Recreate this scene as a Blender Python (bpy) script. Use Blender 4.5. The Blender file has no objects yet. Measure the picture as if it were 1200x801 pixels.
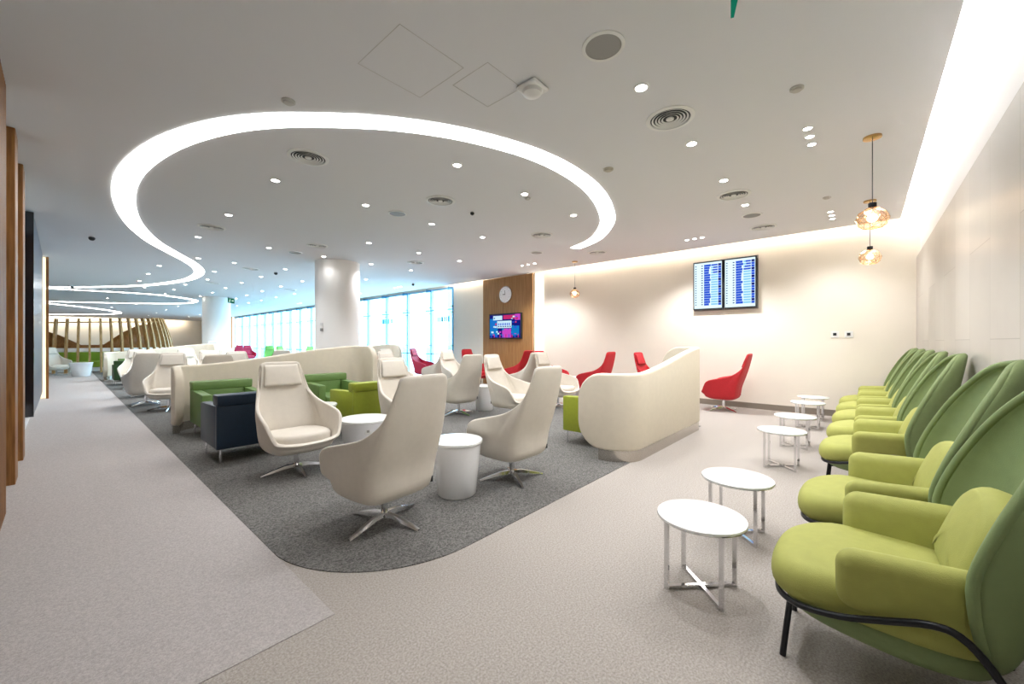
import bpy, bmesh, math, random
from mathutils import Vector, Matrix
random.seed(7)
PI = math.pi
SC = bpy.context.scene
COL = SC.collection
CEIL = 3.5

# ------------------------------------------------------------------ materials
def srgb(r, g, b):
    f = lambda c: (c/255/12.92) if c/255 <= .04045 else ((c/255+.055)/1.055)**2.4
    return (f(r), f(g), f(b), 1)

def mat(name, rgb, rough=.6, metal=0, noise=0, nscale=60, bump=0, bscale=200, coat=0, spec=.5, sheen=0):
    m = bpy.data.materials.new(name); m.use_nodes = True
    nt = m.node_tree; b = nt.nodes['Principled BSDF']
    c = srgb(*rgb)
    b.inputs['Base Color'].default_value = c
    b.inputs['Roughness'].default_value = rough
    b.inputs['Metallic'].default_value = metal
    b.inputs['Specular IOR Level'].default_value = spec
    b.inputs['Coat Weight'].default_value = coat
    b.inputs['Sheen Weight'].default_value = sheen
    tc = nt.nodes.new('ShaderNodeTexCoord')
    if noise:
        n = nt.nodes.new('ShaderNodeTexNoise'); n.inputs['Scale'].default_value = nscale
        n.inputs['Detail'].default_value = 3
        r = nt.nodes.new('ShaderNodeValToRGB')
        r.color_ramp.elements[0].position = .3; r.color_ramp.elements[1].position = .7
        r.color_ramp.elements[0].color = tuple(x*(1-noise) for x in c[:3])+(1,)
        r.color_ramp.elements[1].color = tuple(min(1, x*(1+noise)) for x in c[:3])+(1,)
        nt.links.new(tc.outputs['Object'], n.inputs['Vector'])
        nt.links.new(n.outputs['Fac'], r.inputs['Fac'])
        nt.links.new(r.outputs['Color'], b.inputs['Base Color'])
    if bump:
        n2 = nt.nodes.new('ShaderNodeTexNoise'); n2.inputs['Scale'].default_value = bscale
        bp = nt.nodes.new('ShaderNodeBump'); bp.inputs['Strength'].default_value = bump
        bp.inputs['Distance'].default_value = .004
        nt.links.new(tc.outputs['Object'], n2.inputs['Vector'])
        nt.links.new(n2.outputs['Fac'], bp.inputs['Height'])
        nt.links.new(bp.outputs['Normal'], b.inputs['Normal'])
    return m

def emit(name, rgb, strength):
    m = bpy.data.materials.new(name); m.use_nodes = True
    nt = m.node_tree; nt.nodes.clear()
    e = nt.nodes.new('ShaderNodeEmission'); o = nt.nodes.new('ShaderNodeOutputMaterial')
    e.inputs['Color'].default_value = srgb(*rgb); e.inputs['Strength'].default_value = strength
    nt.links.new(e.outputs[0], o.inputs[0])
    return m

def wood(name, dark, light, scale=(30, 30, 2)):
    m = bpy.data.materials.new(name); m.use_nodes = True
    nt = m.node_tree; b = nt.nodes['Principled BSDF']; b.inputs['Roughness'].default_value = .5
    tc = nt.nodes.new('ShaderNodeTexCoord'); mp = nt.nodes.new('ShaderNodeMapping')
    mp.inputs['Scale'].default_value = scale
    n = nt.nodes.new('ShaderNodeTexNoise'); n.inputs['Scale'].default_value = 1.5; n.inputs['Detail'].default_value = 6
    r = nt.nodes.new('ShaderNodeValToRGB')
    r.color_ramp.elements[0].position = .3; r.color_ramp.elements[1].position = .7
    r.color_ramp.elements[0].color = srgb(*dark); r.color_ramp.elements[1].color = srgb(*light)
    nt.links.new(tc.outputs['Object'], mp.inputs['Vector']); nt.links.new(mp.outputs[0], n.inputs['Vector'])
    nt.links.new(n.outputs['Fac'], r.inputs['Fac']); nt.links.new(r.outputs[0], b.inputs['Base Color'])
    return m

def thin_glass(name, tint, gloss=.12, rough=.02, alpha=.9):
    """thin pane: mostly lets light through, a little reflection"""
    m = bpy.data.materials.new(name); m.use_nodes = True
    nt = m.node_tree; nt.nodes.clear()
    t = nt.nodes.new('ShaderNodeBsdfTransparent'); t.inputs['Color'].default_value = srgb(*tint)
    g = nt.nodes.new('ShaderNodeBsdfGlossy'); g.inputs['Roughness'].default_value = rough
    g.inputs['Color'].default_value = srgb(*tint)
    mx = nt.nodes.new('ShaderNodeMixShader'); mx.inputs[0].default_value = gloss
    o = nt.nodes.new('ShaderNodeOutputMaterial')
    nt.links.new(t.outputs[0], mx.inputs[1]); nt.links.new(g.outputs[0], mx.inputs[2]); nt.links.new(mx.outputs[0], o.inputs[0])
    return m

def stone_panels(name):
    m = bpy.data.materials.new(name); m.use_nodes = True
    nt = m.node_tree; b = nt.nodes['Principled BSDF']; b.inputs['Roughness'].default_value = .32
    tc = nt.nodes.new('ShaderNodeTexCoord'); sp = nt.nodes.new('ShaderNodeSeparateXYZ'); cb = nt.nodes.new('ShaderNodeCombineXYZ')
    nt.links.new(tc.outputs['Object'], sp.inputs[0])
    nt.links.new(sp.outputs['Z'], cb.inputs['X']); nt.links.new(sp.outputs['X'], cb.inputs['Y'])
    br = nt.nodes.new('ShaderNodeTexBrick')
    br.inputs['Scale'].default_value = 1; br.inputs['Brick Width'].default_value = 1.42; br.inputs['Row Height'].default_value = .72
    br.inputs['Mortar Size'].default_value = .003; br.inputs['Mortar Smooth'].default_value = .1
    br.inputs['Color1'].default_value = srgb(186, 180, 172); br.inputs['Color2'].default_value = srgb(196, 190, 182)
    br.inputs['Mortar'].default_value = srgb(160, 153, 146)
    nt.links.new(cb.outputs[0], br.inputs['Vector'])
    n = nt.nodes.new('ShaderNodeTexNoise'); n.inputs['Scale'].default_value = 1.3; n.inputs['Detail'].default_value = 5
    nt.links.new(tc.outputs['Object'], n.inputs['Vector'])
    mx = nt.nodes.new('ShaderNodeMix'); mx.data_type = 'RGBA'; mx.blend_type = 'OVERLAY'; mx.inputs['Factor'].default_value = .15
    nt.links.new(br.outputs['Color'], mx.inputs['A']); nt.links.new(n.outputs['Fac'], mx.inputs['B'])
    nt.links.new(mx.outputs['Result'], b.inputs['Base Color'])
    return m

def carpet(name, a, b_, scale=170):
    m = bpy.data.materials.new(name); m.use_nodes = True
    nt = m.node_tree; b = nt.nodes['Principled BSDF']
    b.inputs['Roughness'].default_value = .95; b.inputs['Specular IOR Level'].default_value = .1
    tc = nt.nodes.new('ShaderNodeTexCoord')
    n = nt.nodes.new('ShaderNodeTexNoise'); n.inputs['Scale'].default_value = scale; n.inputs['Detail'].default_value = 2
    n2 = nt.nodes.new('ShaderNodeTexNoise'); n2.inputs['Scale'].default_value = scale*.3; n2.inputs['Detail'].default_value = 2
    ad = nt.nodes.new('ShaderNodeMath'); ad.operation = 'ADD'
    h = nt.nodes.new('ShaderNodeMath'); h.operation = 'MULTIPLY'; h.inputs[1].default_value = .5
    r = nt.nodes.new('ShaderNodeValToRGB')
    r.color_ramp.elements[0].position = .38; r.color_ramp.elements[1].position = .62
    r.color_ramp.elements[0].color = srgb(*a); r.color_ramp.elements[1].color = srgb(*b_)
    bp = nt.nodes.new('ShaderNodeBump'); bp.inputs['Strength'].default_value = .5; bp.inputs['Distance'].default_value = .004
    L = nt.links.new
    L(tc.outputs['Object'], n.inputs['Vector']); L(tc.outputs['Object'], n2.inputs['Vector'])
    L(n.outputs['Fac'], ad.inputs[0]); L(n2.outputs['Fac'], ad.inputs[1]); L(ad.outputs[0], h.inputs[0])
    L(h.outputs[0], r.inputs['Fac']); L(r.outputs[0], b.inputs['Base Color'])
    L(n.outputs['Fac'], bp.inputs['Height']); L(bp.outputs[0], b.inputs['Normal'])
    return m

M = dict(
    beige_carpet=carpet('beige_carpet', (146, 139, 133), (186, 179, 172), 330),
    lane_carpet=carpet('lane_carpet', (162, 156, 154), (191, 185, 183), 330),
    grey_carpet=carpet('grey_carpet', (74, 73, 71), (134, 132, 129), 260),
    ceiling=mat('ceiling_paint', (221, 221, 224), .9, spec=.2),
    cream_wall=mat('cream_wall', (232, 224, 211), .8, noise=.015, nscale=2),
    white_paint=mat('white_paint', (242, 240, 238), .7),
    stone=stone_panels('stone_panels'),
    skirting=mat('skirting_metal', (150, 141, 130), .4, metal=.5),
    cream=mat('cream_upholstery', (216, 208, 196), .6, bump=.15, bscale=350, noise=.02, nscale=20),
    screen=mat('screen_upholstery', (214, 204, 186), .65, bump=.12, bscale=350, noise=.02, nscale=15),
    red=mat('red_upholstery', (186, 26, 38), .65, bump=.15, bscale=350, noise=.05, nscale=30),
    magenta=mat('magenta_upholstery', (176, 24, 62), .65, noise=.05, nscale=30),
    lounge_green=mat('lounge_green', (128, 172, 78), .65, noise=.05, nscale=30),
    moss=mat('moss_leather', (94, 124, 62), .5, noise=.04, nscale=25),
    lime=mat('lime_leather', (146, 156, 40), .5, noise=.04, nscale=25),
    navy=mat('navy_leather', (14, 38, 58), .45, noise=.08, nscale=25),
    dark_green=mat('dark_green_leather', (40, 72, 32), .5, noise=.06, nscale=25),
    wing_seat=mat('wing_seat_fabric', (160, 162, 82), .75, bump=.2, bscale=300, noise=.04, nscale=20),
    wing_shell=mat('wing_shell_fabric', (120, 137, 88), .7, bump=.2, bscale=300, noise=.04, nscale=20),
    wing_pipe=mat('wing_piping', (134, 152, 104), .7),
    black=mat('black_metal', (20, 22, 28), .35, metal=.3),
    chrome=mat('chrome', (222, 222, 224), .08, metal=1),
    steel=mat('brushed_steel', (196, 190, 182), .22, metal=1),
    white_gloss=mat('white_gloss', (240, 240, 242), .25, coat=.3),
    white_top=mat('white_laminate', (246, 248, 247), .2, coat=.3),
    white_plastic=mat('white_plastic', (226, 226, 224), .5),
    grey_plastic=mat('grey_plastic', (150, 148, 145), .6, noise=.1, nscale=400),
    dark_plastic=mat('dark_plastic', (34, 36, 40), .5),
    vent_gap=mat('vent_gap', (52, 54, 58), .8),
    hatch=mat('hatch_seam', (188, 184, 178), .8),
    grey_detector=mat('grey_detector', (172, 166, 152), .6),
    oak=wood('oak_panel', (146, 104, 58), (172, 128, 78), (14, 14, 1.2)),
    slat=wood('slat_wood', (118, 76, 34), (160, 110, 56), (30, 30, 2)),
    rib=wood('rib_wood', (152, 112, 62), (196, 160, 108), (20, 20, 3)),
    rib_dark=wood('pavilion_wood', (120, 74, 24), (158, 104, 42), (20, 20, 3)),
    dark_glass=mat('dark_glass', (20, 24, 34), .12, spec=.8),
    panel_grey=mat('panel_grey', (70, 74, 90), .3, noise=.1, nscale=3),
    window_frame=mat('pale_blue_aluminium', (160, 200, 226), .4, metal=.2),
    rail=mat('dark_rail', (70, 88, 98), .4, metal=.6),
    glass=thin_glass('window_glass', (236, 250, 252), .06),
    amber=thin_glass('amber_glass', (253, 240, 228), .3, .08),
    fin=thin_glass('fin_glass', (190, 224, 242), .12),
    brass=mat('brass', (196, 158, 104), .25, metal=1),
    ring_light=emit('ring_light', (255, 255, 252), 4.0),
    lens=emit('downlight_lens', (255, 250, 242), 14),
    bulb=emit('pendant_bulb', (255, 232, 205), 12),
    led=emit('led_strip', (255, 244, 224), 1.6),  # lit wall beside the oak panels, its glow put in as emission
    led_warm=emit('led_strip_warm', (255, 226, 178), .75),
    clock_face=mat('clock_face', (252, 252, 253), .5),
    scr_white=emit('display_white', (222, 246, 252), 0.42),
    scr_cyan=emit('display_cyan', (140, 205, 240), 0.38),
    scr_blue=emit('display_blue', (44, 84, 205), 0.40),
    scr_navy=emit('display_navy', (24, 30, 120), 0.38),
    scr_pink=emit('display_pink', (196, 70, 190), 0.38),
    scr_teal=emit('display_teal', (20, 120, 190), 0.38),
    scr_pale=emit('display_pale', (196, 226, 240), 0.40),
    scr_red=emit('display_red', (200, 50, 110), 0.34),
    exit_green=emit('exit_green', (20, 110, 86), .35),
    exit_white=emit('exit_white', (225, 245, 235), .45),
    apron=mat('apron', (214, 220, 226), .9),
    decal=mat('glass_decal', (60, 168, 190), .6),
    bench=mat('bench_green', (140, 170, 40), .6),
    paper_a=mat('magazine_cover', (150, 120, 96), .5), paper_b=mat('magazine_blue', (70, 90, 110), .5),
)

# ------------------------------------------------------------------ mesh builder
class MB:
    def __init__(s): s.v = []; s.f = []; s.mi = []
    def add(s, vs, fs, mi=0):
        o = len(s.v); s.v += [tuple(v) for v in vs]
        s.f += [tuple(i+o for i in f) for f in fs]; s.mi += [mi]*len(fs); return s
    def box(s, x0, x1, y0, y1, z0, z1, mi=0):
        vs = [(x, y, z) for z in (z0, z1) for y in (y0, y1) for x in (x0, x1)]
        return s.add(vs, [(0, 2, 3, 1), (4, 5, 7, 6), (0, 1, 5, 4), (2, 6, 7, 3), (0, 4, 6, 2), (1, 3, 7, 5)], mi)
    def rbox(s, x0, x1, y0, y1, z0, z1, r=.03, seg=3, mi=0, xf=None):
        bm = bmesh.new(); bmesh.ops.create_cube(bm, size=1)
        for v in bm.verts:
            v.co = Vector(((x0+x1)/2+v.co.x*(x1-x0), (y0+y1)/2+v.co.y*(y1-y0), (z0+z1)/2+v.co.z*(z1-z0)))
        bmesh.ops.bevel(bm, geom=bm.edges[:], offset=r, segments=seg, profile=.5, affect='EDGES')
        return s.bm(bm, mi, xf)
    def bm(s, bm, mi=0, xf=None):
        bm.verts.ensure_lookup_table()
        for i, v in enumerate(bm.verts): v.index = i
        vs = [(xf(v.co) if xf else tuple(v.co)) for v in bm.verts]
        fs = [tuple(v.index for v in f.verts) for f in bm.faces]; bm.free()
        return s.add(vs, fs, mi)
    def lathe(s, prof, n=32, c=(0, 0), cap0=True, cap1=True, mi=0):
        vs = []; fs = []
        for r, z in prof:
            for i in range(n):
                a = 2*PI*i/n; vs.append((c[0]+r*math.cos(a), c[1]+r*math.sin(a), z))
        for k in range(len(prof)-1):
            for i in range(n):
                j = (i+1) % n; fs.append((k*n+i, k*n+j, (k+1)*n+j, (k+1)*n+i))
        if cap0: fs.append(tuple(range(n-1, -1, -1)))
        if cap1: fs.append(tuple((len(prof)-1)*n+i for i in range(n)))
        return s.add(vs, fs, mi)
    def tube(s, pts, r, n=8, mi=0, closed=False):
        P = [Vector(p) for p in pts]; vs = []; fs = []; m = len(P); up = None
        for i, p in enumerate(P):
            if closed: t = (P[(i+1) % m]-P[i-1])
            else: t = P[min(i+1, m-1)]-P[max(i-1, 0)]
            t.normalize()
            if up is None:
                up = Vector((0, 0, 1)) if abs(t.z) < .9 else Vector((1, 0, 0))
            u = (up-t*up.dot(t)).normalized(); up = u; w = t.cross(u)
            for k in range(n):
                a = 2*PI*k/n; vs.append(p+u*(r*math.cos(a))+w*(r*math.sin(a)))
        for i in range(m if closed else m-1):
            for k in range(n):
                i2 = (i+1) % m; k2 = (k+1) % n
                fs.append((i*n+k, i*n+k2, i2*n+k2, i2*n+k))
        if not closed:
            fs.append(tuple(range(n-1, -1, -1))); fs.append(tuple((m-1)*n+k for k in range(n)))
        return s.add(vs, fs, mi)
    def prism(s, poly, z0, z1, mi=0):
        n = len(poly)
        vs = [(x, y, z0) for x, y in poly]+[(x, y, z1) for x, y in poly]
        fs = [tuple(range(n-1, -1, -1)), tuple(range(n, 2*n))]+[(i, (i+1) % n, n+(i+1) % n, n+i) for i in range(n)]
        return s.add(vs, fs, mi)
    def grid(s, rows, mi=0, close_u=False, cap0=False, cap1=False):
        n = len(rows[0]); vs = [p for r in rows for p in r]; fs = []
        for k in range(len(rows)-1):
            for i in range(n if close_u else n-1):
                j = (i+1) % n; fs.append((k*n+i, k*n+j, (k+1)*n+j, (k+1)*n+i))
        if cap0: fs.append(tuple(range(n-1, -1, -1)))
        if cap1: fs.append(tuple((len(rows)-1)*n+i for i in range(n)))
        return s.add(vs, fs, mi)
    def mesh(s, name, mats, smooth=35):
        me = bpy.data.meshes.new(name); me.from_pydata(s.v, [], s.f)
        for m in (mats if isinstance(mats, (list, tuple)) else [mats]): me.materials.append(m)
        me.polygons.foreach_set('material_index', s.mi)
        bm = bmesh.new(); bm.from_mesh(me); bmesh.ops.recalc_face_normals(bm, faces=bm.faces[:]); bm.to_mesh(me); bm.free()
        if smooth:
            me.polygons.foreach_set('use_smooth', [True]*len(me.polygons))
            me.set_sharp_from_angle(angle=math.radians(smooth))
        return me
    def build(s, name, mats, parent=None, smooth=35):
        o = bpy.data.objects.new(name, s.mesh(name, mats, smooth)); COL.objects.link(o)
        if parent: o.parent = parent
        return o

def cushion(outline, z0, z1, r=.05, crown=.01, zfun=None, seg=5):
    """closed rounded pad over a plan outline [(x,y)]"""
    mb = MB(); n = len(outline)
    cx = sum(p[0] for p in outline)/n; cy = sum(p[1] for p in outline)/n
    def ring(inset, z):
        out = []
        for i in range(n):
            x, y = outline[i]
            x0, y0 = outline[i-1]; x1, y1 = outline[(i+1) % n]
            tx, ty = x1-x0, y1-y0; l = math.hypot(tx, ty) or 1
            nx, ny = ty/l, -tx/l
            if nx*(x-cx)+ny*(y-cy) < 0: nx, ny = -nx, -ny
            out.append((x-nx*inset, y-ny*inset, z))
        return out
    rows = []
    for k in range(seg+1):
        a = PI/2*k/seg; rows.append(ring(r*(1-math.sin(a)), z0+r*(1-math.cos(a))))
    for k in range(seg+1):
        a = PI/2*k/seg; rows.append(ring(r*(1-math.cos(a)), z1-r*(1-math.sin(a))))
    top = rows[-1]
    for t, c in ((.75, .45), (.45, .8), (.2, .96), (.01, 1)):
        rows.append([(cx+(x-cx)*t, cy+(y-cy)*t, z1+crown*c) for x, y, z in top])
    if zfun: rows = [[(x, y, z+zfun(x, y, z)) for x, y, z in rw] for rw in rows]
    mb.grid(rows, close_u=True, cap0=True, cap1=True)
    return mb

def tag(o, label=None, cat=None, group=None, kind=None):
    if label: o['label'] = label
    if cat: o['category'] = cat
    if group: o['group'] = group
    if kind: o['kind'] = kind
    return o
def empty(name, loc=(0, 0, 0), rz=0, label=None, cat=None, group=None):
    o = bpy.data.objects.new(name, None); COL.objects.link(o)
    o.location = loc; o.rotation_euler = (0, 0, rz); o.empty_display_size = .1
    return tag(o, label, cat, group)
def copy_tree(o, parent=None):
    c = o.copy(); COL.objects.link(c)
    if parent: c.parent = parent
    for ch in list(o.children): copy_tree(ch, c)
    return c
def struct(mb, name, m, parent=None, smooth=35):
    o = mb.build(name, m, parent, smooth)
    if not parent: o['kind'] = 'structure'
    return o
def solidify(o, t, off=-1):
    m = o.modifiers.new('thickness', 'SOLIDIFY'); m.thickness = t; m.offset = off; m.use_even_offset = True; return o
def subsurf(o, lv=1):
    m = o.modifiers.new('smooth', 'SUBSURF'); m.levels = lv; m.render_levels = lv; return o
def interp(keys, n):
    """Catmull-Rom through keys (tuples), n samples per span"""
    K = [Vector(k) for k in keys]; out = []
    for i in range(len(K)-1):
        p0 = K[max(i-1, 0)]; p1 = K[i]; p2 = K[i+1]; p3 = K[min(i+2, len(K)-1)]
        for j in range(n):
            t = j/n
            out.append(.5*((2*p1)+(-p0+p2)*t+(2*p0-5*p1+4*p2-p3)*t*t+(-p0+3*p1-3*p2+p3)*t**3))
    out.append(K[-1]); return out
def lerp_table(tab, x):
    if x <= tab[0][0]: return tab[0][1]
    for (a, va), (b, vb) in zip(tab, tab[1:]):
        if x <= b:
            t = (x-a)/(b-a); t = t*t*(3-2*t) if False else t
            return va+(vb-va)*t
    return tab[-1][1]

# ------------------------------------------------------------------ setting
XF, YR, YE = 9.65, -.66, 50.0           # far wall, right wall, end of hall
struct(MB().box(-6.2, XF+.2, YR-.3, YE+.2, -.12, 0), 'floor', M['beige_carpet'])
# lane of paler carpet tiles on the left
struct(MB().box(-.86, .93, 2.04, YE, -.01, .004), 'floor_lane', M['lane_carpet'])
# dark carpet field with a rounded near corner
r = .9
poly = [(.93+r-r*math.cos(a), 2.04+r-r*math.sin(a)) for a in [PI/2*k/16 for k in range(17)]]
poly += [(7.05, 2.04), (7.05, 46), (.93, 46)]
poly = [(.93, 46)]+poly[:-1]
struct(MB().prism(poly, -.01, .006), 'floor_dark_carpet', M['grey_carpet'])

struct(MB().box(-6.2, XF-.2, YR+.2, YE, CEIL, CEIL+.06), 'ceiling', M['ceiling'])
struct(MB().box(-6.2, XF+.3, YR-.3, YE+.2, 3.83, 3.93), 'ceiling_cove', M['white_paint'])
struct(MB().box(-4.2, XF+.2, YR-.3, YR-.06, 0, 3.83), 'wall_right', M['white_paint'])
struct(MB().box(-4.2, XF, YR-.06, YR, 0, 2.84), 'trim_1', M['stone'])      # stone cladding
# far wall in stretches
struct(MB().box(XF, XF+.2, YR-.3, 11.46, 0, 3.83), 'wall_far', M['cream_wall'])
struct(MB().box(XF, XF+.2, 39.5, YE+.2, 0, 3.83), 'wall_far_beyond', M['cream_wall'])
struct(MB().box(XF, XF+.2, 11.46, 39.5, 3.45, 3.83), 'wall_far_header', M['cream_wall'])
struct(MB().box(-6.2, XF+.2, YE, YE+.2, 0, 3.83), 'wall_end', M['cream_wall'])
struct(MB().box(-6.2, -6, 15.1, YE, 0, 3.83), 'wall_left_beyond', M['cream_wall'])
struct(MB().box(-6.2, -.4, 15.0, 15.12, 0, 3.83), 'wall_left_return', M['cream_wall'])
struct(MB().box(-4.2, -4, YR-.3, 4.7, 0, 3.83), 'wall_back', M['cream_wall'])
struct(MB().box(-4.2, -.9, 4.58, 4.7, 0, 3.83), 'wall_back_return', M['cream_wall'])
struct(MB().box(-.98, -.88, 4.58, 15.0, 0, 3.83), 'wall_left', M['white_paint'])
struct(MB().box(XF-.015, XF, YR, 7.27, 0, .12).box(XF-.015, XF, 9.95, 11.46, 0, .12), 'baseboard_far', M['skirting'])

# ---- left side: fluted wood, fins, magazine rack, dark panel, glowing post
b = MB().box(-.86, -.34, 4.5, 5.29, .0, 3.49)
for i in range(12):
    y = 4.53+i*.062; b.box(-.35, -.30, y, y+.036, .0, 3.49)
tag(b.build('fluted_panel', M['slat']), 'fluted brown wood panel, nearest piece along the left wall', 'wall panel')
for y, lab in ((6.23, 'tall brown wooden fin on the left wall, next after the fluted panel'),
               (7.43, 'tall brown wooden fin on the left wall, just before the magazine rack')):
    tag(MB().rbox(-.86, -.30, y, y+.34, 0, 3.495, .006, 1).build('wooden_fin', M['slat']), lab, 'wall fin', 'wooden fins along the left wall')
mr = empty('magazine_rack', (-.6, 8.9, 0), 0, 'wall rack with shelves of magazines between wooden fin and black panel', 'rack')
MB().box(-.24, -.18, -1.0, 1.0, 0.1, 3.0).build('back_panel', M['white_paint'], mr)
for k in range(8):
    z = .45+k*.3
    MB().box(-.18, .16, -1.0, 1.0, z, z+.02).build('shelf', M['dark_plastic'], mr)
MB().box(-.18, .2, -1.0, 1.0, .0, .18).build('plinth', M['white_paint'], mr)
for k in range(8):
    for j in range(3):
        o = MB().box(-.02, 0, -.12, .12, 0, .2).build('magazine', M['paper_a' if (k+j) % 2 else 'paper_b'])
        o.location = (-.6+.12, 8.25+j*.55, .472+k*.3)
        tag(o, 'magazine standing on the wall rack beyond the wooden fins', 'magazine', 'magazines in the wall rack')
dp = empty('display_panel', (-.33, 12.4, 0), 0, 'tall black framed panel with greyish glossy face on the left wall', 'panel')
MB().box(-.05, -.012, -2.35, 2.35, .2, 3.48).build('backing', M['dark_glass'], dp)
MB().box(-.012, .028, -2.28, 2.35, .2, 3.48).build('face', M['panel_grey'], dp)
MB().box(-.055, .034, -2.42, -2.28, .2, 3.48).build('edge_frame', M['dark_glass'], dp)
struct(MB().box(-.86, -.385, 10.0, 14.95, 0, 3.49), 'wall_left_bay', M['white_paint'])
lp = empty('light_post', (-.28, 15.15, 0), 0, 'wooden end post with warm vertical glowing strip at end of left wall', 'light post')
MB().box(-.06, .02, -.03, .01, .02, 3.48).build('light_strip', M['led_warm'], lp)
MB().box(.025, .07, -.06, .03, 0, 3.495).build('wood_edge', M['rib_dark'], lp)

# ---- oak panel on the far wall with lit edges
op = empty('oak_wall_panel', (9.52, 8.65, 0), 0, 'tall oak panel on far wall behind clock and television', 'wall panel')
MB().box(-.02, .03, -1.08, 1.07, 0, 3.495).build('panel_face', M['oak'], op)
MB().box(.03, .12, -1.02, 1.02, 0, 3.49).build('backing', M['dark_plastic'], op)
for y in (-1.38, 1.08):
    w = .29 if y < 0 else .1
    MB().box(.10, .125, y, y+w, .12, 3.48).build('light_strip', M['led'], op)  # emissive strips stand in for the glow of hidden strips on the wall

# far second oak panel
op2 = empty('oak_wall_panel', (9.58, 41.2, 0), 0, 'distant oak panel on far wall beside second column', 'wall panel')
MB().box(-.04, .05, -1.0, 1.0, 0, 3.49).build('panel_face', M['oak'], op2)
for y in (-1.3, 1.02): MB().box(.02, .05, y, y+.26, .1, 3.48).build('light_strip', M['led'], op2)  # wall glow beside this panel, also put in as emissive strips
MB().box(-.07, -.04, -.6, .6, 1.5, 2.3).build('screen', M['dark_glass'], op2)

# ---- windows
bays = [11.46, 12.78, 14.4, 16.02, 17.65, 19.28, 20.9, 22.5, 24.15, 25.8, 27.4, 29.0, 30.6, 32.2, 33.9, 35.7, 37.6, 39.5]
for i, (a, c) in enumerate(zip(bays, bays[1:])):
    w = MB().box(XF-.02, XF+.1, a-.035, a+.035, 0, 3.46)
    w.box(XF, XF+.08, a+.03, c-.03, 3.38, 3.46)
    fr = struct(w, 'window_%d' % (i+1), M['window_frame'])
    struct(MB().box(XF+.03, XF+.04, a+.035, c-.035, .02, 3.4), 'glass', M['glass'], fr)
    struct(MB().box(XF-.25, XF-.02, a-.012, a+.012, .0, 3.44), 'glass_fin', M['fin'], fr)
    struct(MB().box(XF-.01, XF+.03, a+.03, c-.03, 2.615, 2.645), 'transom', M['window_frame'], fr)
    struct(MB().box(XF-.06, XF-.02, a, c, .92, .95), 'guard_rail', M['rail'], fr)
    hb = MB()
    for z in (1.25, 2.5, 2.72): hb.box(XF-.08, XF-.02, a-.03, a+.03, z, z+.03)
    struct(hb, 'bracket', M['dark_plastic'], fr)
def decal(y0, n, z, lab):
    d = MB(); y = y0
    for k in range(n):
        wv = random.choice((.06, .09, .12)); d.box(XF+.018, XF+.028, y, y+wv, z, z+.2); y += wv+.045
    tag(d.build('glass_decal', M['decal']), lab, 'decal', 'teal decals on the window glass')
decal(11.7, 6, 2.17, 'teal block decal on window pane nearest the white wall')
decal(15.6, 7, 2.22, 'teal block decal on window panes midway toward the big column')
struct(MB().box(XF+.25, 90, -40, 110, -.3, -.1), 'ground_outside', M['apron'])

# ---- columns
for y, n in ((10.5, 'column'), (23.0, 'column_far')):
    c = MB().lathe([(.56, 0), (.56, .1), (.55, .1), (.55, 3.5)], 56, (4.87, y))
    o = struct(c, n, M['white_paint'])
# switches and sign on columns
sw = empty('wall_switch', (4.35, 10.27, 1.85), math.radians(115), 'small pair of switch plates on the big white column', 'switch')
for z in (0, -.14): MB().box(-.035, .035, -.012, .012, z-.035, z+.035).build('plate', M['grey_plastic' if z else 'white_plastic'], sw)
nt = MB().box(-.2, .2, -.01, .01, -.22, .22)
for k in range(4): nt.box(-.15, .15, .01, .014, .14-k*.09-.03, .14-k*.09, 1)
o = nt.build('notice_board', [M['white_plastic'], M['grey_plastic']])
o.location = (4.62, 22.44, 1.22); o.rotation_euler = (0, 0, PI+.3)
tag(o, 'small framed notice on the distant white column', 'notice')

# ------------------------------------------------------------------ ceiling light ribbons
BAND = []
def ribbon(name, pts, w, lab):
    P = interp([(x, y, 0) for x, y in pts], 6)
    BAND.extend((p.x, p.y) for p in P)
    L_, R_ = [], []
    for i, p in enumerate(P):
        t = P[min(i+1, len(P)-1)]-P[max(i-1, 0)]; t.normalize(); n = Vector((-t.y, t.x, 0))
        L_.append(p+n*w/2); R_.append(p-n*w/2)
    z0, z1 = CEIL-.007, CEIL-.001
    rows = [[(p.x, p.y, z0) for p in L_], [(p.x, p.y, z0) for p in R_], [(p.x, p.y, z1) for p in R_], [(p.x, p.y, z1) for p in L_]]
    rows.append(rows[0])
    o = MB().grid(rows).build(name, M['ring_light'], None, 0)
    return tag(o, lab, 'ceiling light', 'curving light bands in the ceiling')
ribbon('light_band', [(7.62, 4.86), (7.22, 4.13), (6.42, 3.43), (5.63, 3.04), (4.86, 2.8), (4.16, 2.72), (3.55, 2.76), (3.01, 2.91), (2.52, 3.13), (2.05, 3.45), (1.65, 3.83), (1.33, 4.2), (1.06, 4.64), (.83, 5.22), (.67, 5.89), (.57, 6.73), (.57, 7.65), (.68, 8.75), (.9, 9.9), (1.28, 11.15), (1.77, 12.26), (2.27, 13.36), (2.67, 14.6), (2.83, 15.9), (2.72, 17.6), (2.05, 19.94), (.82, 22.02), (-.33, 23.32)], .24,
       'large glowing white curved band sweeping over the near ceiling')
ribbon('light_band', [(-.5, 24.0), (2.41, 23.47), (3.86, 24.38), (4.56, 25.76), (4.3, 27.9), (2.38, 29.84), (-.5, 31.66)], .24,
       'glowing hairpin band in the ceiling just beyond the large curve')
ribbon('light_band', [(-.6, 33.05), (.98, 35.4), (2.27, 38.0), (2.75, 40.2), (2.48, 42.2), (1.25, 44.3), (-.67, 46.5)], .28,
       'farthest small glowing band in the ceiling above the timber ribs')

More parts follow.
